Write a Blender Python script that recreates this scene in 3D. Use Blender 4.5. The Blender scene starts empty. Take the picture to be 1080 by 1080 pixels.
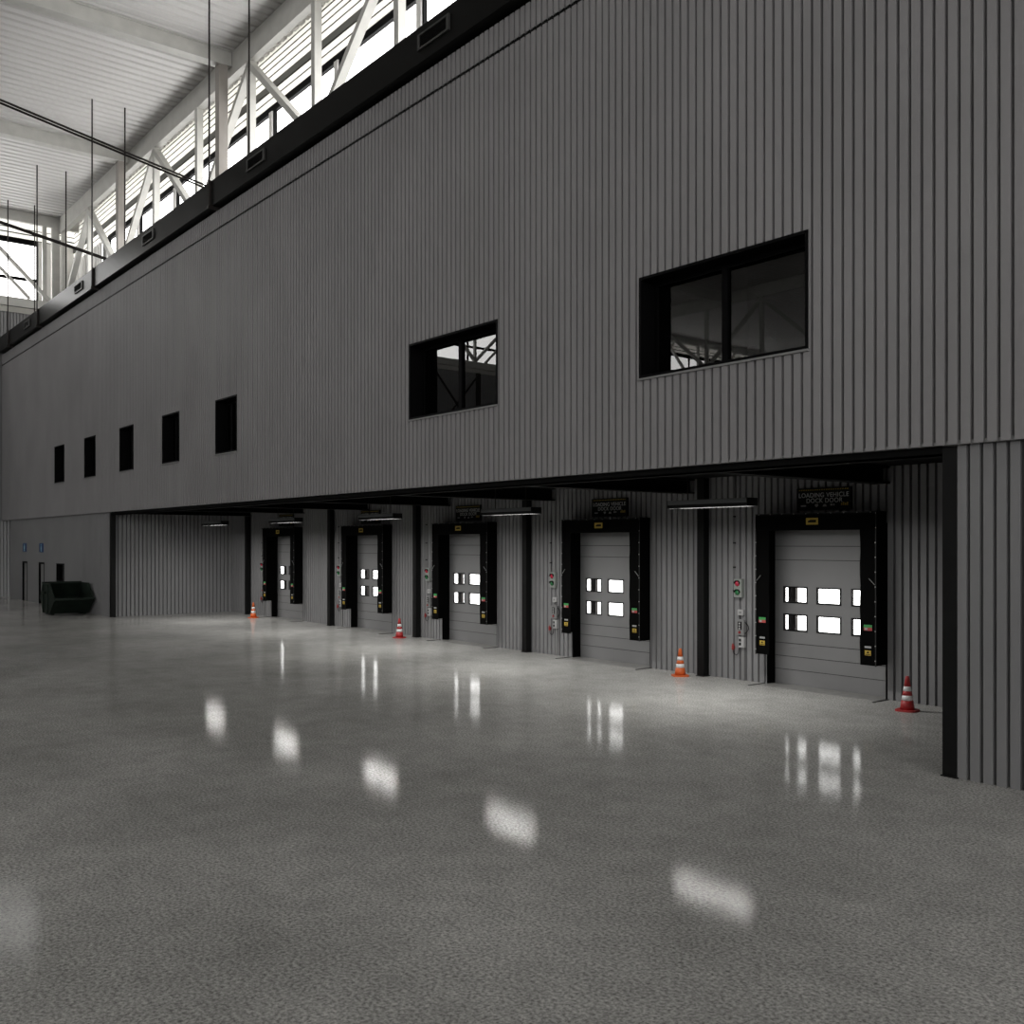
import bpy, bmesh, math, random
from mathutils import Vector, Matrix
random.seed(7)
sc = bpy.context.scene
COL = sc.collection

# ------------------------------------------------------------------ camera maths
H = 3.1                      # eye height
F = 1050.0                   # focal length in pixels of a 1080 px frame
VPX, HOR = -293.5, 572.7     # vanishing point of the facade, horizon row
TH = math.atan2(540.0 - VPX, F)
CT, ST = math.cos(TH), math.sin(TH)
K1, K2 = F / CT ** 2, math.tan(TH)

def sx(px, y):               # world x of a point seen in column px on a plane y = const
    return -y * (K1 / (px - VPX) - K2)

def zz(px, py, y):           # world z of the same point
    return H - (py - HOR) / (px - VPX) * y / CT

# ------------------------------------------------------------------ materials
def mat(name, col, rough=0.5, metal=0.0, var=0.0, scale=3.0, bump=0.0, bscale=60.0, spec=0.5, stretch=(1, 1, 1)):
    m = bpy.data.materials.new(name); m.use_nodes = True
    nt = m.node_tree; b = nt.nodes['Principled BSDF']
    b.inputs['Base Color'].default_value = (*col, 1)
    b.inputs['Roughness'].default_value = rough
    b.inputs['Metallic'].default_value = metal
    b.inputs['Specular IOR Level'].default_value = spec
    if var or bump:
        tc = nt.nodes.new('ShaderNodeTexCoord'); mp = nt.nodes.new('ShaderNodeMapping')
        mp.inputs['Scale'].default_value = stretch
        nt.links.new(tc.outputs['Object'], mp.inputs['Vector'])
    if var:
        n = nt.nodes.new('ShaderNodeTexNoise'); n.inputs['Scale'].default_value = scale; n.inputs['Detail'].default_value = 5
        r = nt.nodes.new('ShaderNodeValToRGB')
        r.color_ramp.elements[0].position = 0.3; r.color_ramp.elements[1].position = 0.7
        r.color_ramp.elements[0].color = (*[c * (1 - var) for c in col], 1)
        r.color_ramp.elements[1].color = (*[min(1, c * (1 + var)) for c in col], 1)
        nt.links.new(mp.outputs[0], n.inputs['Vector']); nt.links.new(n.outputs['Fac'], r.inputs[0])
        nt.links.new(r.outputs[0], b.inputs['Base Color'])
    if bump:
        n2 = nt.nodes.new('ShaderNodeTexNoise'); n2.inputs['Scale'].default_value = bscale; n2.inputs['Detail'].default_value = 3
        bp = nt.nodes.new('ShaderNodeBump'); bp.inputs['Strength'].default_value = bump; bp.inputs['Distance'].default_value = 0.01
        nt.links.new(mp.outputs[0], n2.inputs['Vector']); nt.links.new(n2.outputs['Fac'], bp.inputs['Height'])
        nt.links.new(bp.outputs[0], b.inputs['Normal'])
    return m

def glass(name, tint, ior=1.5):
    m = bpy.data.materials.new(name); m.use_nodes = True
    b = m.node_tree.nodes['Principled BSDF']
    b.inputs['Base Color'].default_value = (*tint, 1)
    b.inputs['Transmission Weight'].default_value = 1.0
    b.inputs['Roughness'].default_value = 0.0
    b.inputs['IOR'].default_value = ior
    return m

def floor_material():
    m = bpy.data.materials.new('polished_concrete'); m.use_nodes = True
    nt = m.node_tree; b = nt.nodes['Principled BSDF']
    tc = nt.nodes.new('ShaderNodeTexCoord')
    def noise(scale, detail, rough=0.5):
        n = nt.nodes.new('ShaderNodeTexNoise'); n.inputs['Scale'].default_value = scale
        n.inputs['Detail'].default_value = detail; n.inputs['Roughness'].default_value = rough
        nt.links.new(tc.outputs['Object'], n.inputs['Vector']); return n.outputs['Fac']
    def remap(s, a, c, lo, hi):
        n = nt.nodes.new('ShaderNodeMapRange'); n.clamp = True
        n.inputs[1].default_value = a; n.inputs[2].default_value = c; n.inputs[3].default_value = lo; n.inputs[4].default_value = hi
        nt.links.new(s, n.inputs[0]); return n.outputs[0]
    def mul(a, c):
        n = nt.nodes.new('ShaderNodeMath'); n.operation = 'MULTIPLY'
        nt.links.new(a, n.inputs[0]); nt.links.new(c, n.inputs[1]); return n.outputs[0]
    big = remap(noise(0.35, 5, 0.55), 0.28, 0.72, 0.78, 1.18)
    mid = remap(noise(2.6, 5, 0.6), 0.2, 0.8, 0.84, 1.16)
    fine = remap(noise(32, 3, 0.7), 0.32, 0.68, 0.42, 1.58)
    v = mul(mul(big, mid), fine)
    rgb = nt.nodes.new('ShaderNodeMix'); rgb.data_type = 'RGBA'; rgb.blend_type = 'MULTIPLY'
    rgb.inputs[0].default_value = 1.0
    rgb.inputs[6].default_value = (*FLOOR_COL, 1)
    nt.links.new(v, rgb.inputs[7]); nt.links.new(rgb.outputs[2], b.inputs['Base Color'])
    nt.links.new(remap(noise(1.1, 5, 0.65), 0.3, 0.7, 0.045, 0.075), b.inputs['Roughness'])
    bp = nt.nodes.new('ShaderNodeBump'); bp.inputs['Strength'].default_value = 0.5; bp.inputs['Distance'].default_value = 0.0010
    nt.links.new(noise(34, 3, 0.6), bp.inputs['Height']); nt.links.new(bp.outputs[0], b.inputs['Normal'])
    b.inputs['Specular IOR Level'].default_value = 0.011
    return m

FLOOR_COL = (0.37, 0.367, 0.352)
M = {}
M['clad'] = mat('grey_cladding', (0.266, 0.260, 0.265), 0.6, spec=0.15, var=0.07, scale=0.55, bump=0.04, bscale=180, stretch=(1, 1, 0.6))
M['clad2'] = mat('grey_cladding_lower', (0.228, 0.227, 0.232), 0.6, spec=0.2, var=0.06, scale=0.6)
M['floor'] = floor_material()
M['black'] = mat('black_steel', (0.006, 0.006, 0.006), 0.5, var=0.15, scale=4, spec=0.15)
M['frame'] = mat('black_window_frame', (0.0022, 0.0022, 0.0025), 0.6, spec=0.06)
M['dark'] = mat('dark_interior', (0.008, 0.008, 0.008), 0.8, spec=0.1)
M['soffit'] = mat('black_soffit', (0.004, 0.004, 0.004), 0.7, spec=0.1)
M['duct'] = mat('black_duct_metal', (0.010, 0.010, 0.0095), 0.28, metal=0.0, bump=0.05, bscale=3, spec=0.03)
M['grille'] = mat('grey_grille', (0.045, 0.045, 0.043), 0.5, spec=0.2)
M['white'] = mat('white_sheet', (0.62, 0.61, 0.60), 0.5)
M['whiteclad'] = mat('white_cladding', (0.80, 0.79, 0.77), 0.5, var=0.05, scale=1)
def translucent(name, col, tr):
    m = mat(name, col, 0.5); nt = m.node_tree; b = nt.nodes['Principled BSDF']
    t = nt.nodes.new('ShaderNodeBsdfTranslucent'); t.inputs[0].default_value = (tr, tr * .99, tr * .96, 1)
    a = nt.nodes.new('ShaderNodeAddShader')
    nt.links.new(b.outputs[0], a.inputs[0]); nt.links.new(t.outputs[0], a.inputs[1])
    nt.links.new(a.outputs[0], nt.nodes['Material Output'].inputs[0])
    return m
M['poly'] = translucent('translucent_white_panel', (0.5, 0.5, 0.48), 0.40)
M['band'] = mat('grey_band', (0.16, 0.16, 0.15), 0.6)
M['steel'] = mat('light_steel', (0.46, 0.455, 0.43), 0.5, var=0.08, scale=2)
M['steel2'] = mat('brown_grey_steel', (0.26, 0.24, 0.22), 0.5, var=0.08, scale=2)
M['rod'] = mat('dark_rod', (0.016, 0.013, 0.012), 0.5, spec=0.2)
M['glass'] = glass('dark_glass', (0.14, 0.14, 0.14), 1.6)
M['clear'] = glass('clear_glass', (0.98, 0.98, 0.98), 1.45)
M['doorpanel'] = mat('door_panel_grey', (0.205, 0.205, 0.208), 0.5, var=0.03, scale=1.5, bump=0.05, bscale=140)
M['rubber'] = mat('black_rubber', (0.0015, 0.0015, 0.0015), 0.8, bump=0.1, bscale=25, spec=0.05)
M['bolt'] = mat('bolt_metal', (0.35, 0.35, 0.35), 0.4, metal=0.6)
M['edge'] = mat('dark_edge_trim', (0.02, 0.02, 0.02), 0.5, spec=0.2)
M['yellow'] = mat('yellow_label', (0.42, 0.29, 0.04), 0.5)
M['label'] = mat('white_label', (0.32, 0.32, 0.32), 0.5)
M['green'] = mat('green_label', (0.04, 0.26, 0.07), 0.5)
M['redl'] = mat('red_label', (0.36, 0.05, 0.05), 0.5)
M['signb'] = mat('black_sign', (0.005, 0.0055, 0.005), 0.5, spec=0.15)
M['signt'] = mat('grey_lettering', (0.62, 0.64, 0.64), 0.5)
M['signy'] = mat('dark_yellow_print', (0.50, 0.36, 0.05), 0.5)
M['box'] = mat('grey_plastic', (0.40, 0.40, 0.40), 0.45)
M['boxd'] = mat('mid_grey_plastic', (0.20, 0.20, 0.20), 0.5)
M['sigbox'] = mat('light_grey_signal_box', (0.26, 0.28, 0.26), 0.5)
M['redlens'] = mat('red_lens', (0.42, 0.02, 0.05), 0.25)
M['greenlens'] = mat('green_lens', (0.02, 0.15, 0.05), 0.25)
M['redp'] = mat('red_plastic', (0.26, 0.02, 0.02), 0.4)
M['blackp'] = mat('black_plastic', (0.005, 0.005, 0.005), 0.45, spec=0.2)
M['orange'] = mat('orange_rubber', (0.62, 0.12, 0.025), 0.5, var=0.1, scale=9)
M['conered'] = mat('red_rubber', (0.40, 0.028, 0.03), 0.5, var=0.1, scale=9)
M['bandw'] = mat('white_reflective', (0.75, 0.75, 0.75), 0.4)
M['skip'] = mat('dark_green_paint', (0.009, 0.016, 0.011), 0.55, spec=0.2, var=0.35, scale=3)
M['icon'] = mat('pale_blue_print', (0.45, 0.75, 0.80), 0.45)
M['blue'] = mat('blue_sign', (0.012, 0.05, 0.16), 0.45)
M['lampb'] = mat('grey_lamp_housing', (0.11, 0.115, 0.115), 0.5, spec=0.2)
M['skirt'] = mat('dark_lamp_skirt', (0.010, 0.010, 0.010), 0.7, spec=0.1)
M['diff'] = mat('white_diffuser', (0.75, 0.75, 0.75), 0.4)
M['sill'] = mat('worn_concrete', (0.24, 0.237, 0.23), 0.35, var=0.25, scale=5, bump=0.1, bscale=40)
M['apron'] = mat('concrete_apron', (0.5, 0.5, 0.48), 0.8, var=0.1, scale=2)
M['mandoor'] = mat('grey_door', (0.20, 0.20, 0.20), 0.5)

# ------------------------------------------------------------------ mesh helpers
class MB:
    def __init__(s): s.bm = bmesh.new()
    def box(s, x0, x1, y0, y1, z0, z1, bev=0.0):
        mtx = Matrix.Translation(((x0 + x1) / 2, (y0 + y1) / 2, (z0 + z1) / 2)) @ Matrix.Diagonal((abs(x1 - x0), abs(y1 - y0), abs(z1 - z0), 1))
        r = bmesh.ops.create_cube(s.bm, size=1, matrix=mtx)
        if bev:
            es = list({e for v in r['verts'] for e in v.link_edges})
            bmesh.ops.bevel(s.bm, geom=es, offset=bev, segments=2, affect='EDGES', profile=0.5)
        return s
    def bar(s, p0, p1, w, h, up=(0, 0, 1)):
        p0, p1 = Vector(p0), Vector(p1); d = (p1 - p0); L = d.length; d.normalize()
        u = Vector(up); sd = d.cross(u)
        if sd.length < 1e-4: sd = d.cross(Vector((0, 1, 0)))
        sd.normalize(); u = sd.cross(d)
        m = Matrix((sd, d, u)).transposed().to_4x4(); m.translation = (p0 + p1) / 2
        bmesh.ops.create_cube(s.bm, size=1, matrix=m @ Matrix.Diagonal((w, L, h, 1)))
        return s
    def cyl(s, p0, p1, r0, r1=None, seg=16, cap=True):
        r1 = r0 if r1 is None else r1
        p0, p1 = Vector(p0), Vector(p1); d = p1 - p0
        q = d.to_track_quat('Z', 'Y').to_matrix().to_4x4(); q.translation = (p0 + p1) / 2
        bmesh.ops.create_cone(s.bm, cap_ends=cap, segments=seg, radius1=r0, radius2=r1, depth=d.length, matrix=q)
        return s
    def tube(s, pts, r, seg=8):
        for a, b in zip(pts[:-1], pts[1:]): s.cyl(a, b, r, seg=seg)
        return s
    def lathe(s, prof, seg=32, c=(0, 0, 0)):
        rings = []
        for r, z in prof:
            rings.append([s.bm.verts.new((c[0] + r * math.cos(2 * math.pi * i / seg), c[1] + r * math.sin(2 * math.pi * i / seg), c[2] + z)) for i in range(seg)])
        for a, b in zip(rings[:-1], rings[1:]):
            for i in range(seg):
                j = (i + 1) % seg
                s.bm.faces.new((a[i], a[j], b[j], b[i]))
        s.bm.faces.new(list(reversed(rings[0]))); s.bm.faces.new(rings[-1])
        return s
    def poly(s, pts):
        s.bm.faces.new([s.bm.verts.new(p) for p in pts]); return s
    def prism(s, pts, off):
        off = Vector(off)
        a = [s.bm.verts.new(p) for p in pts]; b = [s.bm.verts.new(Vector(p) + off) for p in pts]
        n = len(a)
        s.bm.faces.new(a); s.bm.faces.new(list(reversed(b)))
        for i in range(n): s.bm.faces.new((a[i], b[i], b[(i + 1) % n], a[(i + 1) % n]))
        bmesh.ops.recalc_face_normals(s.bm, faces=s.bm.faces[:])
        return s
    def build(s, name, m, parent=None, smooth=False):
        me = bpy.data.meshes.new(name); s.bm.to_mesh(me); s.bm.free()
        o = bpy.data.objects.new(name, me); COL.objects.link(o)
        me.materials.append(m)
        if smooth:
            for p in me.polygons: p.use_smooth = True
        if parent: o.parent = parent
        return o

def tag(o, label, cat, group=None, kind='thing'):
    o['label'] = label; o['category'] = cat; o['kind'] = kind
    if group: o['group'] = group
    return o
def struct(o): o['kind'] = 'structure'; return o
def empty(name, loc=(0, 0, 0)):
    o = bpy.data.objects.new(name, None); COL.objects.link(o); o.location = loc; o.empty_display_size = 0.2
    return o
def kids(o): return [c for c in bpy.data.objects if c.parent == o]
def dup(o, loc, label=None):
    def cp(a, par):
        c = a.copy(); COL.objects.link(c)
        if par: c.parent = par
        for ch in kids_of.get(a.name, []): cp(ch, c)
        return c
    kids_of = {}
    for c in bpy.data.objects:
        if c.parent: kids_of.setdefault(c.parent.name, []).append(c)
    r = cp(o, None); r.location = loc
    if label: r['label'] = label
    return r

def text_mesh(name, txt, size, m, parent, loc, ext=0.002, align='CENTER'):
    cu = bpy.data.curves.new('t', 'FONT'); cu.body = txt; cu.size = size; cu.extrude = ext
    cu.align_x = align; cu.align_y = 'CENTER'; cu.space_character = 1.06
    to = bpy.data.objects.new('t', cu); COL.objects.link(to)
    bpy.context.view_layer.update()
    me = bpy.data.meshes.new_from_object(to.evaluated_get(bpy.context.evaluated_depsgraph_get()))
    bpy.data.objects.remove(to); bpy.data.curves.remove(cu)
    me.name = name
    me.transform(Matrix.Translation(loc) @ Matrix.Rotation(math.pi / 2, 4, 'X'))
    me.materials.clear(); me.materials.append(m)
    o = bpy.data.objects.new(name, me); COL.objects.link(o); o.parent = parent
    return o

# corrugated cladding: axis 'x' (sheet facing -y) or 'y' (sheet facing +x)
def corr(name, axis, a0, a1, c, z0, z1, m, holes=(), pitch=0.172, depth=0.085, groove=0.052, thick=0.0, sign=-1):
    pts = []
    a = a0
    while a < a1 - 1e-6:
        flat = pitch - groove; e = groove * 0.06
        for t, d in ((0, 0), (flat, 0), (flat + e, depth), (pitch - e, depth)):
            if a + t <= a1: pts.append((a + t, d))
        a += pitch
    pts.append((a1, 0))
    cuts = sorted({h for ho in holes for h in ho[:2]})
    out = []
    for (p, d), (q, e) in zip(pts[:-1], pts[1:]):
        out.append((p, d))
        for k in cuts:
            if p + 1e-5 < k < q - 1e-5: out.append((k, d + (e - d) * (k - p) / (q - p)))
    out.append(pts[-1])
    mb = MB(); bm = mb.bm
    def P(a, d, z): return (a, c - sign * d * 1.0, z) if axis == 'x' else (c + sign * d, a, z)
    for (p, d), (q, e) in zip(out[:-1], out[1:]):
        mid = (p + q) / 2
        iv = [(z0, z1)]
        for h in holes:
            if h[0] - 1e-6 <= mid <= h[1] + 1e-6:
                nv = []
                for (s0, s1) in iv:
                    if h[2] > s0 + 1e-4: nv.append((s0, min(s1, h[2])))
                    if h[3] < s1 - 1e-4: nv.append((max(s0, h[3]), s1))
                iv = nv
        for s0, s1 in iv:
            if s1 - s0 < 1e-4: continue
            bm.faces.new([bm.verts.new(P(p, d, s0)), bm.verts.new(P(q, e, s0)), bm.verts.new(P(q, e, s1)), bm.verts.new(P(p, d, s1))])
    bmesh.ops.remove_doubles(bm, verts=bm.verts[:], dist=1e-5)
    bm.normal_update()
    return struct(mb.build(name, m))

# ------------------------------------------------------------------ key planes
DL, DU, DB = 12.74, 12.62, 18.05           # lower wall, upper wall, dock wall
XE = -63.3                                 # far end wall
XR = 24.0                                  # near end of the building
ZB, ZT = 4.39, 13.90                       # upper wall bottom and top
XL, XRR = -43.15, -6.62                    # recess opening
CEIL = 22.0
TR = 15.5                                  # truss plane
OW = 16.6                                  # outer clerestory wall
FAR = -82.0                                # opposite side of the hall

# ------------------------------------------------------------------ floor and walls
f = struct(MB().box(XE - 0.2, 45, FAR, DB + 0.35, -0.3, 0).build('floor', M['floor']))
struct(MB().box(XE, 30, DB + 0.36, DB + 6, -0.32, -0.02).build('ground', M['apron']))

win_px = [(57.7, 67.9), (89.1, 100.9), (126.2, 140.6), (171.2, 188.9), (227.4, 250.0), (431.7, 525.0), (674.4, 852.6)]
WZ0, WZ1 = 5.98, 7.75
wins = [(sx(a, DU), sx(b, DU)) for a, b in win_px]
UP = -0.17 * 3
corr('wall_front', 'x', -63.1, XR, DU, ZB, ZT - 0.63, M['clad'], holes=[(a, b, WZ0, WZ1) for a, b in wins])
corr('wall_front_parapet', 'x', -63.1, XR, DU + 0.0, ZT - 0.56, ZT, M['clad'])
struct(MB().box(-63.1, XR, DU + 0.04, DU + 0.09, ZT - 0.65, ZT - 0.54).build('trim_1', M['black']))
struct(MB().box(-63.12, -63.06, DU - 0.005, DU + 0.3, ZB, ZT).build('trim_2', M['edge']))
# underside strip and cap of the upper wall
struct(MB().box(-63.1, XR, DU + 0.036, DL + 0.1, ZB, ZB + 0.05).build('trim_3', M['boxd']))
struct(MB().box(-63.1, XR, DU + 0.04, DL + 0.12, ZT - 0.05, ZT).build('trim_4', M['edge']))
# lower walls
md = [(23.7, 28.9), (41.0, 46.8)]
mdx = [(sx(a, DL), sx(b, DL)) for a, b in md]
sw = (sx(59.5, DL), sx(68.0, DL))
holes = [(a, b, 0, 2.12) for a, b in mdx] + [(sw[0], sw[1], 1.24, 2.12)]
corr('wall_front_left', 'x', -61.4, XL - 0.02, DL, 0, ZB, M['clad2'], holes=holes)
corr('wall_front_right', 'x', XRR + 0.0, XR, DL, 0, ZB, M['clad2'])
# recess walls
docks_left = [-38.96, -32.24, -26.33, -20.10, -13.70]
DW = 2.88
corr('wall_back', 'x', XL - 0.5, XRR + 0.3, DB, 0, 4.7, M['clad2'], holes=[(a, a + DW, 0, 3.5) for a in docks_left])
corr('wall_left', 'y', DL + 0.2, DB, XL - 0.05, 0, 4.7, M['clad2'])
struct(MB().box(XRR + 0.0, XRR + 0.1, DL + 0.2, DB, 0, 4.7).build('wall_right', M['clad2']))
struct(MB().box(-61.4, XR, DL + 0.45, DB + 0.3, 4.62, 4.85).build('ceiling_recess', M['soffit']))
# rooms behind the upper wall
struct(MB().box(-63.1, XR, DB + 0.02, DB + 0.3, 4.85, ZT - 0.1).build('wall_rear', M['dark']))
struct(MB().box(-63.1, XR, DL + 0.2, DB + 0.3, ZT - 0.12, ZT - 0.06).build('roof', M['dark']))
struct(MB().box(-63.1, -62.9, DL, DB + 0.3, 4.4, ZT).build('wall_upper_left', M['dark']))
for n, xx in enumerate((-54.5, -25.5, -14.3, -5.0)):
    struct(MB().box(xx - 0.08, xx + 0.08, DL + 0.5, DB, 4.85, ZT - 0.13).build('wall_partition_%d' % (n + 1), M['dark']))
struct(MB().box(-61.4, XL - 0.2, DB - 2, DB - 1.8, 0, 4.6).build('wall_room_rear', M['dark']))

# upper windows
for i, (a, b) in enumerate(wins):
    w = struct(empty('window_%d' % (i + 1), (a, DU, WZ0)))
    W, Hh = b - a, WZ1 - WZ0
    t = 0.05; y0, y1 = -0.015, 0.46
    fr = MB()
    fr.box(0, t, y0, y1, 0, Hh).box(W - t, W, y0, y1, 0, Hh).box(t, W - t, y0, y1, 0, t).box(t, W - t, y0, y1, Hh - t, Hh)
    g = 0.07
    fr.box(t, t + g, 0.33, 0.42, t, Hh - t).box(W - t - g, W - t, 0.33, 0.42, t, Hh - t).box(t + g, W - t - g, 0.33, 0.42, t, t + g).box(t + g, W - t - g, 0.33, 0.42, Hh - t - g, Hh - t)
    fr.build('frame', M['frame'], w)
    MB().box(-.02, W + .02, -.04, .02, -.035, -.001).build('sill', M['boxd'], w)
    mx = W * 0.47 if W > 3 else W * 0.30
    MB().box(mx - 0.06, mx + 0.06, 0.32, 0.43, t + g, Hh - t - g).build('mullion', M['frame'], w)
    MB().box(t + g, mx - 0.06, 0.37, 0.385, t + g, Hh - t - g).build('pane', M['glass'], w)
    MB().box(mx + 0.06, W - t - g, 0.37, 0.385, t + g, Hh - t - g).build('pane', M['glass'], w)
# small low window and two personnel doors
a, b = sw; w = struct(empty('window_8', (a, DL, 1.24))); W, Hh = b - a, 0.88
fr = MB(); fr.box(0, .06, -.01, .3, 0, Hh).box(W - .06, W, -.01, .3, 0, Hh).box(.06, W - .06, -.01, .3, 0, .06).box(.06, W - .06, -.01, .3, Hh - .06, Hh)
fr.build('frame', M['frame'], w)
MB().box(W * .45 - .04, W * .45 + .04, .1, .16, .06, Hh - .06).build('mullion', M['frame'], w)
MB().box(.06, W - .06, .12, .14, .06, Hh - .06).build('pane', M['glass'], w)
for i, (a, b) in enumerate(mdx):
    d = struct(empty('door_%d' % (i + 1), (a, DL, 0))); W = b - a
    fr = MB(); fr.box(0, .09, -.01, .32, 0, 2.12).box(W - .09, W, -.01, .32, 0, 2.12).box(.09, W - .09, -.01, .32, 2.03, 2.12)
    fr.build('frame', M['frame'], d)
    MB().box(.09, W - .09, .07, .12, 0.005, 2.03).build('door_leaf', M['mandoor'], d)
    hd = MB(); hd.cyl((W - .2, .07, 1.02), (W - .2, .0, 1.02), .014).cyl((W - .2, .005, 1.02), (W - .34, .005, 1.02), .013)
    hd.build('door_handle', M['blackp'], d)

def person_icon(mb, cx, z0, y, s, skirt):
    mb.cyl((cx, y, z0 + .86 * s), (cx, y + .003, z0 + .86 * s), .09 * s, seg=16)
    if skirt: mb.prism([(cx - .08 * s, y, z0 + .74 * s), (cx + .08 * s, y, z0 + .74 * s), (cx + .22 * s, y, z0 + .30 * s), (cx - .22 * s, y, z0 + .30 * s)], (0, .003, 0))
    else: mb.box(cx - .2 * s, cx + .2 * s, y, y + .003, z0 + .36 * s, z0 + .74 * s)
    mb.box(cx - .11 * s, cx - .02 * s, y, y + .003, z0 + .04 * s, z0 + .36 * s).box(cx + .02 * s, cx + .11 * s, y, y + .003, z0 + .04 * s, z0 + .36 * s)
for i, (cx, lab) in enumerate(((sx(26.3, DL), 'small blue restroom sign with one figure above the door farthest from the skip'),
                               (sx(44.0, DL), 'small blue restroom sign with wide-skirted figure above the door behind the skip'))):
    s = empty('restroom_sign', (cx, DL, 2.63)); tag(s, lab, 'sign', 'restroom signs above the doors')
    MB().box(-.40, .40, -.03, -.003, 0, .46, .01).build('sign_board', M['blue'], s)
    ic = MB(); person_icon(ic, 0, .02, -.034, .42, i == 1); ic.build('figure_symbol', M['icon'], s)

# ------------------------------------------------------------------ steel of the recess
def ibeam_col(name, w, d, z1, lab, loc, cat='column', group=None):
    o = empty(name, loc); tag(o, lab, cat, group)
    c = MB(); c.box(-w / 2, w / 2, 0, .02, 0, z1).box(-w / 2, w / 2, d - .02, d, 0, z1).box(-.012, .012, .02, d - .02, 0, z1)
    c.box(w / 2 - .03, w / 2 - .01, .02, d - .02, 0, z1)
    c.build('shaft', M['black'], o)
    MB().box(-w / 2 - .02, w / 2 + .02, -.02, d + .02, 0, .015).build('base_plate', M['black'], o)
    return o
cols_px = [(258.5, 'farthest black column on the dock wall, beside the corner and orange cone'),
           (345.5, 'black wall column between the first and second docks from the skip'),
           (435.5, 'black wall column between the second dock from the skip and the middle dock'),
           (550.8, 'black wall column just beyond the dock in second place from the front pillar'),
           (735.6, 'black wall column rising behind the near orange cone')]
for px, lab in cols_px:
    x = sx(px, DB - .2) + .1
    ibeam_col('steel_column', .2, .19, 4.26 if px < 300 else 4.61, lab, (x, DB - .215, 0), group='black columns along the dock wall')
for x, lab in ((XL + .1, 'black pillar at the far corner of the dock recess, beside the green skip'), (XRR - .1, 'tall black pillar at the near corner of the dock recess, floor to soffit')):
    ibeam_col('steel_pillar', .2, .19, 4.36, lab, (x, DL - 0.01, 0), 'column')
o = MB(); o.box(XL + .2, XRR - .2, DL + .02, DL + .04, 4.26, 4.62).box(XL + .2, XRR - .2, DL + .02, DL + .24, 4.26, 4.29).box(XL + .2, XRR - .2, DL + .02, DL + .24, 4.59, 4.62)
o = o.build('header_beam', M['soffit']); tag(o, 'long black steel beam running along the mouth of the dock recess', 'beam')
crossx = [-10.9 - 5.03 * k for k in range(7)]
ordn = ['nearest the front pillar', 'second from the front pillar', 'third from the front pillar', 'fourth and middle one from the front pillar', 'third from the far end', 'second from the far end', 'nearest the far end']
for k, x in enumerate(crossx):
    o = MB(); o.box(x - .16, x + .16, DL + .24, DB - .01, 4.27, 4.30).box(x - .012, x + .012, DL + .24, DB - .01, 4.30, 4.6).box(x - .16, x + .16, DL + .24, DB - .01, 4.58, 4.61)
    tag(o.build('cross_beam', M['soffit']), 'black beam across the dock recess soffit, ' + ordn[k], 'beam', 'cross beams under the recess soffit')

# ------------------------------------------------------------------ loading docks
D_REF = ['at the dock nearest the skip', 'at the second dock from the skip', 'at the middle of the five docks', 'at the second dock from the front pillar', 'at the dock nearest the front pillar']
centers = [a + DW / 2 for a in docks_left]

def make_door():
    r = empty('dock_shutter', (0, 0, 0)); hw = DW / 2
    y = .27
    fr = MB(); fr.box(-hw, -hw + .02, 0, y + .08, 0, 3.5).box(hw - .02, hw, 0, y + .08, 0, 3.5).box(-hw + .02, hw - .02, 0, y + .08, 3.48, 3.5)
    fr.build('door_frame', M['rubber'], r)
    wx = [(-1.174, -.60), (-.33, .225), (.505, 1.07)]
    wz = [(1.20, 1.53), (1.81, 2.13)]
    joints = [.004, .33, .62, .905, 2.73, 3.03, 3.48]
    for z0, z1 in zip(joints[:-1], joints[1:]):
        p = MB(); g = .006; zb = 0.0 if z0 < .01 else z0 + g
        zs = sorted({zb, z1 - g} | {z for r_ in wz for z in r_ if z0 < z < z1})
        for a, b in zip(zs[:-1], zs[1:]):
            if any(abs(a - q[0]) < 1e-6 for q in wz):
                xs = [-hw + .02] + [v for w_ in wx for v in w_] + [hw - .02]
                for k in range(0, len(xs), 2): p.box(xs[k], xs[k + 1], y, y + .045, a, b)
            else: p.box(-hw + .02, hw - .02, y, y + .045, a, b)
        p.build('panel', M['doorpanel'], r)
    for z in joints[1:-1]: MB().box(-hw + .02, hw - .02, y + .01, y + .045, z - .006, z + .006).build('joint_seal', M['edge'], r)
    for z0, z1 in wz:
        for x0, x1 in wx:
            f_ = MB(); t = .022
            f_.box(x0 - t, x0 + t * .4, y - .012, y + .05, z0 - t, z1 + t).box(x1 - t * .4, x1 + t, y - .012, y + .05, z0 - t, z1 + t)
            f_.box(x0, x1, y - .012, y + .05, z0 - t, z0 + t * .4).box(x0, x1, y - .012, y + .05, z1 - t * .4, z1 + t)
            fo = f_.build('window_frame', M['blackp'], r)
            MB().box(x0 + t * .4, x1 - t * .4, y + .015, y + .03, z0 + t * .4, z1 - t * .4).build('pane', M['clear'], fo)
    return r
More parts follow.
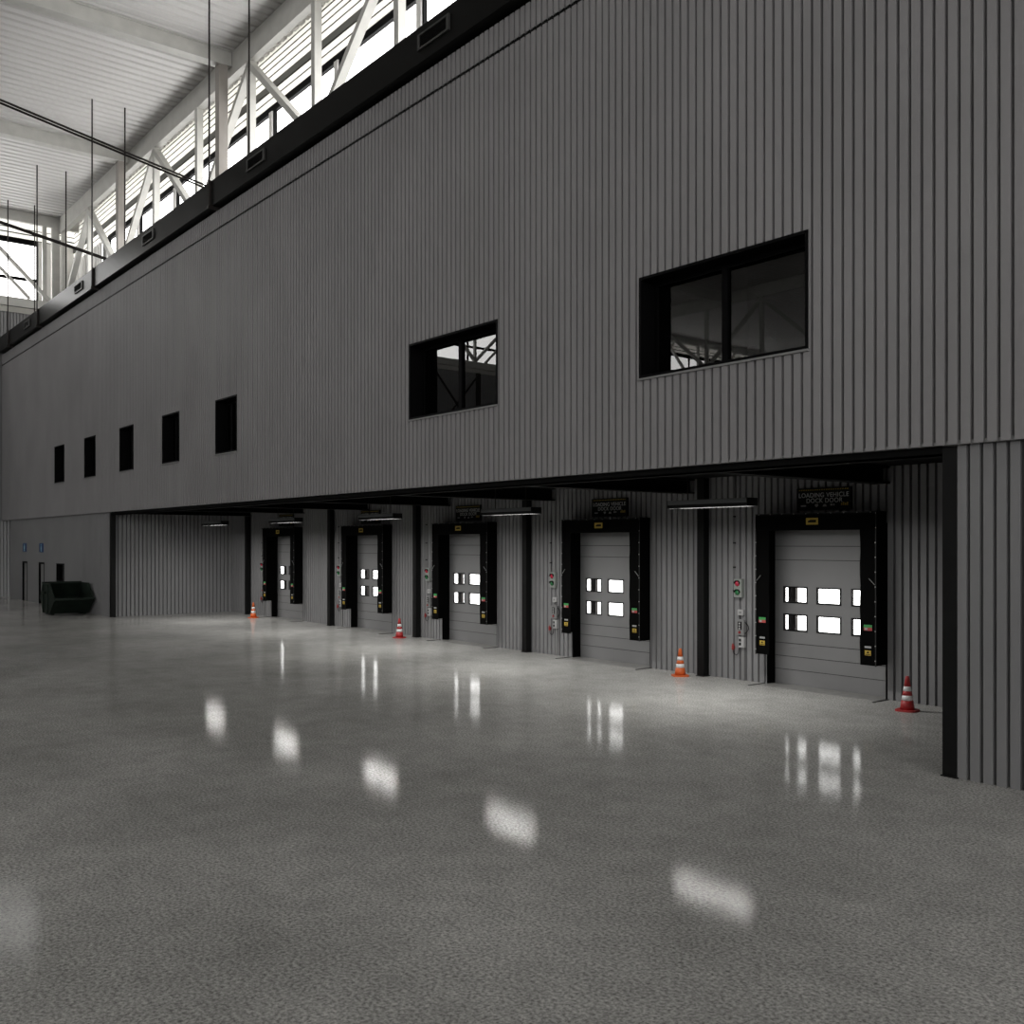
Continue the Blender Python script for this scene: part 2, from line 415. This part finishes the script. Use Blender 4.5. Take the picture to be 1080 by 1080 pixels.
def make_shelter():
    r = empty('dock_shelter', (0, 0, 0)); hw = DW / 2; d = -.37
    zb, zt = .69, 3.725
    s_ = MB(); s_.box(-hw, -hw + .03, d, -.001, zb, zt).box(hw - .03, hw, d, -.001, zb, zt).box(-hw + .03, hw - .03, d, -.001, zt - .03, zt)
    s_.build('side_frame', M['rubber'], r)
    for sgn in (-1, 1):
        xo, xi = sgn * hw, sgn * (hw - .345)
        c = MB(); n = 12
        # a hanging curtain whose free edge waves a little
        for k in range(n):
            z0, z1 = zb + (zt - .36 - zb) * k / n, zb + (zt - .36 - zb) * (k + 1) / n
            w0 = .008 * math.sin(k * 1.9 + sgn); w1 = .008 * math.sin((k + 1) * 1.9 + sgn)
            zz0 = z0 - (.02 if k == 0 else 0)
            for ya, yb in ((d - .012, d),):
                a = [(xo, ya, z0), (xi + w0, ya, z0), (xi + w1, ya, z1), (xo, ya, z1)]
                c.prism(a, (0, .012, 0))
        fl = c.build('side_curtain', M['rubber'], r)
        st = MB(); st.box(xo - sgn * .0 - .012, xo + .012, d - .02, d - .012, zb - .01, zt)
        st.build('edge_strip', M['edge'], fl)
        for k in range(11): MB().cyl((xo - sgn * .004, d - .027, zb + .1 + k * .29), (xo - sgn * .004, d - .018, zb + .1 + k * .29), .013, seg=8).build('bolt', M['bolt'], fl)
        cx = sgn * (hw - .17)
        la = MB(); la.box(cx - .09, cx + .09, d - .016, d - .012, 1.435, 1.49); la.build('upper_sticker', M['green'], fl)
        la = MB(); la.box(cx - .09, cx + .09, d - .016, d - .012, 1.375, 1.435); la.build('lower_sticker', M['redl'], fl)
        la = MB(); la.box(cx - .07, cx - .01, d - .018, d - .016, 1.385, 1.43); la.build('sticker_symbol', M['label'], fl)
        la = MB(); la.box(cx - .07, cx + .07, d - .016, d - .012, 1.03, 1.07); la.build('white_sticker', M['label'], fl)
        ye = MB(); ye.box(cx - .068, cx + .068, d - .016, d - .012, .885, .985); yo = ye.build('yellow_sticker', M['yellow'], fl)
        y2 = MB(); y2.prism([(cx - .03, d - .018, .93), (cx + .03, d - .018, .93), (cx, d - .018, .975)], (0, .002, 0)); y2.box(cx - .055, cx + .055, d - .018, d - .016, .897, .91)
        y2.build('warning_symbol', M['signb'], fl)
        MB().tube([(xo - sgn * .02, d - .02, 2.28), (xo - sgn * .14, d - .03, 2.40)], .006).build('tie_cord', M['bolt'], fl)
    h = MB(); h.box(-hw, hw, d - .03, d, zt - .36, zt, .008)
    ho = h.build('head_curtain', M['rubber'], r)
    st = MB(); st.box(-hw, hw, d - .036, d - .03, zt - .025, zt); st.build('edge_strip', M['edge'], ho)
    for k in range(10): MB().cyl((-hw + .1 + k * .298, d - .045, zt - .013), (-hw + .1 + k * .298, d - .034, zt - .013), .013, seg=8).build('bolt', M['bolt'], ho)
    la = MB(); la.box(-.145, .145, d - .034, d - .03, zt - .245, zt - .105); la.build('yellow_label', M['yellow'], ho)
    lb = MB(); lb.prism([(-.10, d - .036, zt - .20), (.10, d - .036, zt - .20), (.10, d - .036, zt - .145), (-.04, d - .036, zt - .145), (-.10, d - .036, zt - .17)], (0, .002, 0)); lb.build('label_mark', M['signb'], ho)
    return r
def make_sign():
    r = empty('dock_sign', (0, 0, 0)); w = .66
    MB().box(-w, w, -.05, -.004, 0, .475, .01).build('sign_board', M['signb'], r)
    text_mesh('lettering', 'LOADING VEHICLE', .135, M['signt'], r, (0, -.053, .315))
    text_mesh('lettering', 'DOCK DOOR', .135, M['signt'], r, (0.02, -.053, .20))
    st = MB()
    for k in range(22): st.prism([(-.6 + k * .055, -.053, .42), (-.572 + k * .055, -.053, .42), (-.56 + k * .055, -.053, .44), (-.588 + k * .055, -.053, .44)], (0, .002, 0))
    st.build('hazard_stripe', M['signy'], r)
    ic = MB()
    ic.box(-.55, -.42, -.053, -.051, .085, .115)
    ic.box(-.20, -.12, -.053, -.051, .09, .13).box(-.18, -.14, -.053, -.051, .07, .09)
    ic.prism([(-.02, -.053, .075), (.09, -.053, .075), (.06, -.053, .125), (.01, -.053, .125)], (0, .002, 0))
    ic.box(.17, .22, -.053, -.051, .09, .13).box(.24, .27, -.053, -.051, .09, .13)
    ic.build('pictogram', M['box'], r)
    yl = MB()
    for k in range(4): yl.box(.42 + k * .045, .45 + k * .045, -.053, -.051, .09, .14 + .02 * (k % 2))
    yl.build('yellow_mark', M['signy'], r)
    return r
def make_signal():
    r = empty('traffic_signal', (0, 0, 0))
    MB().box(-.11, .11, -.10, -.002, 0, .42, .012).build('housing', M['sigbox'], r)
    for z, m, n in ((.315, 'redlens', 'red_lens'), (.115, 'greenlens', 'green_lens')):
        l = MB(); l.lathe([(.062, 0), (.062, .015), (.045, .035), (.015, .045)], 20)
        o = l.build(n, M[m], r, True); o.data.transform(Matrix.Translation((0, -.10, z)) @ Matrix.Rotation(math.pi / 2, 4, 'X'))
        v = MB()
        for k in range(9):
            a0, a1 = math.pi * k / 9, math.pi * (k + 1) / 9
            v.prism([(.068 * math.cos(a0), -.15, z + .068 * math.sin(a0)), (.068 * math.cos(a1), -.15, z + .068 * math.sin(a1)), (.074 * math.cos(a1), -.15, z + .074 * math.sin(a1)), (.074 * math.cos(a0), -.15, z + .074 * math.sin(a0))], (0, .05, 0))
        v.build('visor', M['blackp'], r)
    return r
def make_junction():
    r = empty('junction_box', (0, 0, 0))
    MB().box(-.075, .075, -.07, -.002, 0, .13, .008).build('housing', M['box'], r)
    MB().box(-.03, .03, -.075, -.07, .04, .09).build('rocker_switch', M['boxd'], r)
    return r
def make_control():
    r = empty('control_panel', (0, 0, 0))
    MB().box(-.11, .11, -.11, -.002, 0, .36, .01).build('housing', M['boxd'], r)
    MB().box(-.055, .055, -.114, -.11, .13, .31).build('button_plate', M['blackp'], r)
    for z in (.27, .21, .155): MB().cyl((0, -.128, z), (0, -.114, z), .02, seg=14).build('push_button', M['box'], r)
    MB().cyl((0, -.135, .07), (0, -.11, .07), .028, seg=16).build('stop_button', M['redp'], r)
    pts = [(.10 + .11 * math.sin(math.pi * k / 12), -.06, .31 - .27 * k / 12) for k in range(13)]
    MB().tube(pts, .009).build('cable', M['blackp'], r)
    return r
def make_socket():
    r = empty('socket_box', (0, 0, 0))
    MB().box(-.075, .075, -.09, -.002, 0, .24, .01).build('housing', M['box'], r)
    for z in (.17, .08): MB().box(-.05, .0, -.1, -.09, z - .03, z + .03).build('outlet', M['blackp'], r)
    MB().box(-.035, .045, -.03, -.002, -.74, 0).build('trunking', M['boxd'], r)
    return r
def make_plug():
    r = empty('red_plug', (0, 0, 0))
    p = MB(); p.cyl((0, -.05, -.05), (0, -.05, .05), .03, seg=14).cyl((0, -.05, .05), (0, -.05, .08), .02, seg=14).box(-.02, .02, -.05, -.002, -.03, .03)
    p.build('plug_body', M['redp'], r)
    MB().tube([(0, -.05, -.05), (.03, -.05, -.14), (.10, -.05, -.17), (.15, -.045, -.12), (.17, -.045, .0)], .008).build('cable', M['blackp'], r)
    return r
def make_conduit():
    r = empty('wall_conduit', (0, 0, 0))
    MB().cyl((0, -.03, 0), (0, -.03, 2.0), .012, seg=8).build('pipe', M['boxd'], r)
    for z in (.12, .65, 1.2, 1.8): MB().box(-.025, .025, -.045, -.001, z - .015, z + .015).build('clip', M['blackp'], r)
    return r
def make_lamp():
    r = empty('linear_lamp', (0, 0, 0))
    b_ = MB(); b_.box(-1.0, 1.0, -.16, .16, .07, .16, .006); b_.build('housing', M['lampb'], r)
    for y in (-.16, .15): MB().box(-1.0, 1.0, y, y + .01, 0, .069).build('skirt', M['skirt'], r)
    MB().box(-.998, .998, -.149, .149, .05, .069).build('diffuser', M['diff'], r)
    for x in (-1.012, 1.0): MB().box(x, x + .012, -.16, .16, .0, .16).build('end_cap', M['blackp'], r)
    for x in (-.6, .62): MB().cyl((x, 0, .16), (x, 0, .83), .012, seg=8).build('hanger', M['rod'], r)
    return r
def make_post():
    r = empty('guide_post', (0, 0, 0))
    MB().box(-.10, .10, -.05, .05, 0.01, 2.9, .01).build('shaft', M['rod'], r)
    MB().box(-.16, .16, -.11, .11, -.02, .012).build('foot_plate', M['rod'], r)
    return r
def make_sill():
    r = empty('dock_sill', (0, 0, 0))
    MB().box(-1.41, 1.41, -.32, .265, 0, .006).build('sill_plate', M['sill'], r)
    for x in (-1.52, 1.46): MB().box(x, x + .035, -.55, .0, 0, .012).build('edge_angle', M['edge'], r)
    return r

protos = [(make_door, (0, DB, 0), 'grey sectional door with bright window rows ', 'loading door', 'grey sectional dock doors', 0),
          (make_shelter, (0, DB, 0), 'black rubber shelter framing the door ', 'dock shelter', 'black dock shelters', 0),
          (make_sign, (0, DB, 3.785), 'black LOADING VEHICLE DOCK DOOR sign ', 'sign', 'dock door signs', 0.03),
          (make_signal, (-2.17, DB, 1.87), 'red and green wall signal light ', 'traffic light', 'dock traffic signals', 0),
          (make_junction, (-2.12, DB, 1.47), 'small pale switch box under the signal ', 'switch', 'switch boxes beside the docks', 0),
          (make_control, (-2.10, DB, 1.02), 'grey push-button control panel ', 'control panel', 'door control panels', 0),
          (make_socket, (-2.08, DB, .745), 'pale socket box with floor trunking ', 'socket', 'socket boxes', 0),
          (make_plug, (-2.34, DB, .73), 'small red plug on the wall ', 'plug', 'red plugs', 0),
          (make_conduit, (-2.32, DB, 1.9), 'thin conduit above the controls ', 'pipe', 'wall conduits', 0),
          (make_post, (-1.11, DB + .50, 0), 'dark post behind the door windows ', 'post', 'posts outside the doors', 0),
          (make_sill, (0, DB, 0), 'worn concrete sill with dark edges ', 'door sill', 'dock sills', 0)]
for fn, off, lab, cat, grp, dx in protos:
    p = fn()
    tag(p, lab, cat, grp)
    for k in range(5):
        loc = (centers[k] + off[0] + dx, off[1], off[2])
        o = p if k == 0 else dup(p, loc)
        o.location = loc; o['label'] = (lab + D_REF[k])
# lamps
lamp_px = [(214.6, 240), (284, 320), (377, 424), (505, 568.8), (704, 799.3)]
lamp_x = [-38.2, -31.9, -25.6, -19.35, -12.96]
LZ = 3.80
p = make_lamp(); tag(p, '', 'lamp', 'hanging linear lamps in the dock recess')
lref = ['nearest the far side wall', 'second from the far side wall', 'third and middle of the five', 'second from the front pillar', 'nearest the front pillar']
LAMP_W = 138.0
for k, x in enumerate(lamp_x):
    o = p if k == 0 else dup(p, (x, 15.3, LZ))
    o.location = (x, 15.3, LZ); o['label'] = 'long grey hanging lamp in the dock recess, ' + lref[k]
    L = bpy.data.lights.new('lamp_light', 'AREA'); L.shape = 'RECTANGLE'; L.size = 1.9; L.size_y = .27
    L.energy = LAMP_W; L.spread = math.radians(171); L.color = (1.0, .985, .95)
    lo = bpy.data.objects.new('lamp_light', L); COL.objects.link(lo); lo.location = (x, 15.3, LZ + .047)

# ------------------------------------------------------------------ traffic cones
def make_cone(m):
    r = empty('traffic_cone', (0, 0, 0)); h = .64
    def rad(z): return .135 - (.135 - .032) * z / h
    def seg(z0, z1, o=0, cap=False):
        mb = MB(); mb.lathe([(rad(z0) + o, z0), (rad(z1) + o, z1)], 28); return mb
    seg(.03, .20).build('lower_body', m, r, True)
    seg(.20, .29, .001).build('reflective_band', M['bandw'], r, True)
    seg(.29, .37).build('middle_body', m, r, True)
    seg(.37, .455, .001).build('reflective_band', M['bandw'], r, True)
    t = MB(); t.lathe([(rad(.455), .455), (rad(.62), .62), (rad(.64) * .9, .64), (.012, .645)], 28); t.build('top_body', m, r, True)
    b_ = MB()
    pts = []
    for k in range(32):
        a = 2 * math.pi * k / 32; e = 4
        c_, s_ = math.cos(a), math.sin(a); q = (abs(c_) ** e + abs(s_) ** e) ** (-1 / e)
        pts.append((.19 * q * c_, .19 * q * s_, 0))
    b_.prism(pts, (0, 0, .03)); b_.build('base', m, r)
    return r
cone_at = [(267.2, 17.25, 'orange', 'far orange and white traffic cone beside the corner column'),
           (421.3, 17.35, 'conered', 'far red and white traffic cone between the second and middle docks'),
           (717.4, 17.5, 'orange', 'near orange and white traffic cone in front of a black wall column'),
           (957.0, 17.15, 'conered', 'near red and white traffic cone beside the dock closest to the front pillar')]
for px, y, m, lab in cone_at:
    c = make_cone(M[m]); c.location = (sx(px, y), y, 0); tag(c, lab, 'traffic cone', 'traffic cones by the docks')
    c.rotation_euler[2] = random.uniform(0, 1.5)

# ------------------------------------------------------------------ green skip
def make_skip():
    r = empty('waste_skip', (-45.75, 11.0, 0)); tag(r, 'dark green open-topped metal skip against the grey wall', 'skip')
    L_ = 1.62
    prof = [(-1.15, .06), (0.0, .06), (.85, .70), (.02, 1.36), (-1.18, 1.36), (-1.62, .70)]
    for k, y in enumerate((0, L_ - .04)):
        e = MB(); e.prism([(x, y, z) for x, z in prof], (0, .04, 0)); eo = e.build('end_plate', M['skip'], r)
        rb = MB()
        for xx in (-.95, -.25): rb.box(xx - .04, xx + .04, (y - .05) if k == 0 else (y + .04), y if k == 0 else y + .09, .08, 1.30)
        rb.build('stiffener', M['skip'], eo)
        lg = MB(); yy = -.09 if k == 0 else L_
        lg.cyl((-.6, yy, .95), (-.6, yy + .09, .95), .05, seg=14).cyl((-.6, yy - .0, .95), (-.6, yy + .02, .95), .08, seg=14)
        lg.build('lifting_lug', M['skip'], eo)
    b_ = MB(); t = .03
    def sheet(a, b):
        d = Vector((b[0] - a[0], 0, b[1] - a[1])).normalized(); n = Vector((-d.z, 0, d.x)) * t
        b_.prism([(a[0], .04, a[1]), (b[0], .04, b[1]), (b[0] + n.x, .04, b[1] + n.z), (a[0] + n.x, .04, a[1] + n.z)], (0, L_ - .08, 0))
    sheet(prof[0], prof[1]); sheet(prof[1], prof[2]); sheet((-1.62, .70), prof[0]); sheet((-1.18, 1.36), (-1.62, .70))
    b_.build('hull', M['skip'], r)
    rm = MB(); rm.box(.80, .90, -.01, L_ + .01, .66, .75, .01).box(-1.24, -1.14, -.01, L_ + .01, 1.31, 1.40, .01)
    rm.build('rim', M['skip'], r)
    sk = MB(); sk.box(-1.1, -.05, .1, .22, 0, .06).box(-1.1, -.05, L_ - .22, L_ - .1, 0, .06); sk.build('runner', M['skip'], r)
    return r
make_skip()

# ------------------------------------------------------------------ ventilation duct
DY0, DY1, DZ0, DZ1 = 12.4, 13.62, 13.99, 14.81
d = empty('ventilation_duct', (0, DY0, DZ0)); tag(d, 'long black rectangular ventilation duct with grilles along the wall top', 'duct')
MB().box(-63.0, XR - 2, 0, DY1 - DY0, 0, DZ1 - DZ0, .01).build('duct_body', M['duct'], d)
for s_ in (18.4, 27.8, 37.3, 46.5, 56.0, 9.0):
    g = MB(); x0, x1, z0, z1 = -s_ - .62, -s_ + .62, .26, .62
    g.box(x0, x1, -.05, 0, z0, z0 + .045).box(x0, x1, -.05, 0, z1 - .045, z1).box(x0, x0 + .09, -.05, 0, z0 + .045, z1 - .045).box(x1 - .09, x1, -.05, 0, z0 + .045, z1 - .045)
    go = g.build('grille', M['grille'], d)
    q = MB()
    for k in range(7): q.bar((x0 + .09, -.025, z0 + .065 + k * .037), (x1 - .09, -.025, z0 + .065 + k * .037), .03, .006, (0, .5, 1))
    q.box(x0 + .09, x1 - .09, -.004, 0, z0 + .045, z1 - .045)
    q.build('louvre', M['black'], go)
hx = [(8.5, 'farthest'), (39.3, 'second farthest'), (97.4, 'third from the far end'), (221.0, 'fourth from the far end')]
for px, nm in hx:
    x = sx(px, DY0 - .05)
    r = empty('duct_hanger', (x, DY0, DZ0)); tag(r, 'dark trapeze hanger rods carrying the black duct, %s' % nm, 'hanger', 'duct hangers')
    MB().box(-.07, .07, -.12, DY1 - DY0 + .14, -.09, 0).build('trapeze', M['rod'], r)
    MB().box(-.05, .05, -.07, 0, 0, DZ1 - DZ0).build('strap', M['rod'], r)
    for y in (-.06, DY1 - DY0 + .08): MB().cyl((0, y, .0), (0, y, CEIL - DZ0 - .02), .032, seg=8).build('rod', M['rod'], r)

# ------------------------------------------------------------------ roof
def ceil_sheet(name, x0, x1, y0, y1, holes=()):
    mb = MB(); bm = mb.bm; p = .5; x = x0
    while x < x1 - 1e-6:
        for (a, za), (b, zb) in (((0, 0), (.30, 0)), ((.30, 0), (.35, .07)), ((.35, .07), (.45, .07)), ((.45, .07), (.50, 0))):
            mb.poly([(x + a, y0, CEIL + za), (x + a, y1, CEIL + za), (x + b, y1, CEIL + zb), (x + b, y0, CEIL + zb)])
        x += p
    bmesh.ops.remove_doubles(bm, verts=bm.verts[:], dist=1e-4)
    return struct(mb.build(name, M['white']))
SKY = [(-30, -14.0, -4.0)]
ceil_sheet('ceiling', XE, 45, FAR, OW + .3)

NODES = [61.2, 56.0, 50.8, 45.6, 40.4, 35.2, 30.0, 24.8, 19.6, 14.4, 9.2, 4.0]
def long_truss(y, lab, m, m2):
    r = empty('roof_truss', (0, y, 0)); tag(r, lab, 'truss')
    zb0, zt0, zt1 = 16.45, 21.07, 21.98
    MB().box(-61.7, 30, -.14, .14, zt0, zt1).build('top_chord', m, r)
    MB().box(-61.7, 30, -.14, .14, zb0 - .4, zb0).build('bottom_chord', m, r)
    for k, s_ in enumerate(NODES):
        MB().box(-s_ - .13, -s_ + .13, -.13, .13, zb0, zt0).build('post', m, r)
        if k + 1 < len(NODES):
            a, b = (zb0 + .1, zt0 - .1) if k % 2 == 0 else (zt0 - .1, zb0 + .1)
            s2 = NODES[k + 1]
            MB().bar((-s_, 0, a), (-s2, 0, b), .22, .28, (0, 1, 0)).build('diagonal', m, r)
    return r
long_truss(TR, 'pale steel lattice truss above the black duct, in front of the clerestory', M['steel'], M['steel2'])
long_truss(-33.5, 'steel lattice truss across the hall, seen reflected in the big upper window', M['steel'], M['steel2'])
# columns and roof beams
bx = [-49.2, -36.86, -24.5, -12.2]
nm = ['nearest the far end wall', 'second from the far end wall', 'third from the far end wall', 'fourth from the far end wall']
for k, x in enumerate(bx[:2]):
    o = MB().box(x - .19, x + .19, 14.85, 15.2, ZT - .06, CEIL - .6); 
    tag(o.build('roof_column', M['steel2']), 'brown-grey steel column rising behind the duct, ' + nm[k], 'column', 'columns behind the duct')
for k, x in enumerate(bx):
    o = MB(); o.box(x - .24, x + .24, -33.34, 15.34, CEIL - .6, CEIL - .56).box(x - .24, x + .24, -33.34, 15.34, CEIL - .06, CEIL - .01)
    o.box(x - .2, x + .2, -33.34, 15.34, CEIL - .56, CEIL - .06)
    tag(o.build('roof_beam', M['steel']), 'grey steel roof beam spanning the hall under the ceiling, ' + nm[k], 'beam', 'roof beams')
for k, x in enumerate(bx[:2]):
    r = empty('tie_rod', (x, 14.845, 16.55)); tag(r, 'pair of dark tie rods sloping down to the column ' + nm[k], 'tie rod', 'sloping tie rods')
    for dx in (-.12, .12): MB().cyl((dx, -.06, .01), (dx, -26.0, 26.0 * .183), .04, seg=8).build('rod', M['rod'], r)
    MB().box(-.2, .2, -.15, .0, -.15, .15).build('bracket', M['rod'], r)

# outer clerestory wall (above the dock building)
mb = MB()
zc = 19.85
for k in range(5):
    z0 = zc + .10 + k * .29
    if k == 2: continue
    mb.box(XE, XR + 6, OW, OW + .012, z0, z0 + .26)
for k in range(3): mb.box(XE, XR + 6, OW, OW + .012, zc + .10 + 5 * .29 + k * .24, zc + .10 + 5 * .29 + k * .24 + .21)
struct(mb.build('wall_clerestory_upper', M['poly']))
struct(MB().box(XE, XR + 6, OW - .04, OW + .08, zc + .10 + 2 * .29, zc + .10 + 3 * .29 - .02).build('trim_5', M['band']))
mb = MB()
for k in (1, 2, 3, 4, 5): mb.box(XE, XR + 6, OW - .02, OW + .05, zc + .10 + k * .29 - .03, zc + .10 + k * .29)
for k in (1, 2, 3): mb.box(XE, XR + 6, OW - .02, OW + .05, zc + .10 + 5 * .29 + k * .24 - .03, zc + .10 + 5 * .29 + k * .24)
struct(mb.build('trim_9', M['edge']))
struct(MB().box(XE, XR + 6, OW, OW + .2, ZT - .1, 15.0).build('wall_clerestory_lower', M['whiteclad']))
corr('wall_clerestory_end', 'x', XE, -57.6, OW, 15.0, zc + .1, M['whiteclad'], pitch=.5, groove=.12, depth=.05)
struct(MB().box(-57.6, -56.6, OW + .02, OW + .1, 15.0, zc + .1).build('trim_6', M['band']))
ws = -56.6; n = 9
while ws < 24:
    we = ws + 5.2
    r = struct(empty('window_%d' % n, (ws, OW, 15.0))); Hh = zc - 15.0
    MB().box(0, 5.2, 0, .14, Hh - .16, Hh + .10).box(0, 5.2, 0, .14, 0, .1).build('frame', M['frame'], r)
    MB().box(-.13, .13, -.06, .14, .1, Hh - .16).build('post', M['white'], r)
    MB().box(.13, .20, .0, .14, .1, Hh - .16).build('mullion', M['frame'], r)
    ws = we; n += 1

# far end wall: corrugated below, clerestory above, truss in front
CZ0, CZ1 = 17.05, 20.75
corr('wall_end', 'y', FAR, DB + .3, XE, 0, 16.5, M['clad2'])
struct(MB().box(XE - .1, XE + .05, FAR, OW, 16.5, 17.05).build('trim_7', M['steel']))
mb = MB()
for z0, z1 in ((CZ1 + .12, CZ1 + .36), (CZ1 + .40, CZ1 + .66), (CZ1 + .70, CZ1 + 1.25)): mb.box(XE - .012, XE, FAR, OW, z0, z1)
struct(mb.build('wall_end_upper', M['poly']))
struct(MB().box(XE - .06, XE + .02, FAR, OW, CZ1 + .08, CZ1 + .12).box(XE - .06, XE + .02, FAR, OW, CZ1 + .36, CZ1 + .42).box(XE - .06, XE + .02, FAR, OW, CZ1 + .66, CZ1 + .70).build('trim_8', M['edge']))
y = 14.6
while y > FAR + 2:
    y0 = y - 4.3
    r = struct(empty('window_%d' % n, (XE, y0, CZ0)))
    MB().box(-.1, .06, 0, 4.3, CZ1 - CZ0 - .2, CZ1 - CZ0 + .1).box(-.1, .02, 0, 4.3, 0, .06).build('frame', M['frame'], r)
    MB().box(-.1, .04, 4.2, 4.3, .06, CZ1 - CZ0 - .2).build('mullion', M['frame'], r)
    MB().box(-.1, .0, 0, 4.2, 1.38, 1.56).build('transom', M['frame'], r)
    y = y0; n += 1
struct(MB().box(XE - .1, XE, 14.6, OW, 17.05, CZ1 + .1).build('wall_end_corner', M['whiteclad']))
XT = -61.9
r = empty('end_truss', (XT, 0, 0)); tag(r, 'pale lattice truss in front of the bright windows of the end wall', 'truss')
MB().box(-.12, .12, FAR, OW - .1, 21.4, 21.98).build('top_chord', M['steel'], r)
MB().box(-.12, .12, FAR, OW - .1, 16.55, 17.05).build('bottom_chord', M['steel'], r)
MB().box(-.16, .16, 15.0, 15.4, 17.05, 21.4).build('corner_post', M['steel'], r)
MB().box(-.10, .10, 14.5, 14.72, 17.05, 21.4).build('post', M['steel'], r)
ye = 14.9; k = 0
while ye > -60:
    y2 = ye - 4.3
    a, b = (17.1, 21.35) if k % 2 == 0 else (21.35, 17.1)
    MB().bar((.05, ye, a), (.05, y2, b), .2, .22, (1, 0, 0)).build('diagonal', M['steel'], r)
    if k % 2 == 0: MB().bar((-.05, ye - 1.05, a), (-.05, y2 - 1.05, b), .16, .16, (1, 0, 0)).build('brace', M['steel'], r)
    if k: MB().box(-.1, .1, ye - .1, ye + .1, 17.05, 21.4).build('post', M['steel'], r)
    ye = y2; k += 1
# wall bracing on the end wall, seen reflected in the upper window
for k, (y0, y1) in enumerate(((-20.8, -16.4),)):
    r = empty('wall_brace', (XE, 0, 0)); tag(r, 'dark crossed bracing on the corrugated end wall, seen reflected in a window', 'brace')
    MB().bar((.2, y0, 16.4), (.2, y1, 11.2), .12, .12).build('brace_bar', M['rod'], r)
    MB().bar((.34, y0, 11.2), (.34, y1, 16.4), .12, .12).build('brace_bar', M['rod'], r)
    for y in (y0, y1): MB().box(.02, .14, y - .2, y + .2, 0, 16.5).build('brace_post', M['rod'], r)

# opposite side of the hall
struct(MB().box(XE, 45, FAR - .2, FAR, 0, 17.0).box(XE, 45, FAR - .2, FAR, 20.5, CEIL).build('wall_opposite', M['clad2']))
struct(MB().box(45, 45.2, FAR, OW + .3, 0, 10.0).box(45, 45.2, FAR, OW + .3, 20.5, CEIL).box(XR, 45.2, OW + .3, OW + .5, 0, 17.0).build('wall_near_end', M['clad2']))  # unseen end wall, tall opening added to light the near facade

# ------------------------------------------------------------------ daylight
wd = bpy.data.worlds.new('World'); sc.world = wd; wd.use_nodes = True
bg = wd.node_tree.nodes['Background']
bg.inputs[0].default_value = (1.0, 0.99, 0.972, 1)
SKY_S = 6.0
bg.inputs[1].default_value = SKY_S
def portal(loc, rot, sx_, sy_):
    L = bpy.data.lights.new('daylight_portal', 'AREA'); L.shape = 'RECTANGLE'; L.size = sx_; L.size_y = sy_
    L.cycles.is_portal = True
    o = bpy.data.objects.new('daylight_portal', L); COL.objects.link(o); o.location = loc; o.rotation_euler = rot
P2 = math.pi / 2
portal((-16, OW + .3, 17.4), (-P2, 0, 0), 82, 5.0)                # clerestory, facing -y
portal((XE - .3, -34, 18.9), (0, -P2, 0), 3.9, 98)               # end wall, facing +x
portal((-9, FAR - .3, 18.75), (P2, 0, 0), 108, 3.6)               # opposite clerestory, facing +y
portal((45.3, -32, 15.25), (0, P2, 0), 10.6, 98)                      # unseen near-end opening, enlarged to brighten the facade, facing -x

# ------------------------------------------------------------------ camera and view
cam = bpy.data.cameras.new('camera'); co = bpy.data.objects.new('camera', cam); COL.objects.link(co)
cam.sensor_width = 36; cam.sensor_fit = 'HORIZONTAL'; cam.lens = 36 * F / 1080
cam.shift_y = (HOR - 540) / 1080
cam.clip_end = 500
view = Vector((-CT, ST, 0))
co.location = (0, 0, H)
co.rotation_euler = view.to_track_quat('-Z', 'Y').to_euler()
sc.camera = co
sc.view_settings.view_transform = 'Standard'; sc.view_settings.look = 'None'
sc.view_settings.exposure = 0.0; sc.view_settings.gamma = 1.0; sc.view_settings.use_curve_mapping = False
sc.cycles.caustics_reflective = False; sc.cycles.caustics_refractive = False
sc.cycles.max_bounces = 10; sc.cycles.diffuse_bounces = 4; sc.cycles.glossy_bounces = 4; sc.cycles.transmission_bounces = 8
sc.cycles.sample_clamp_indirect = 8.0
sc.cycles.use_denoising = True
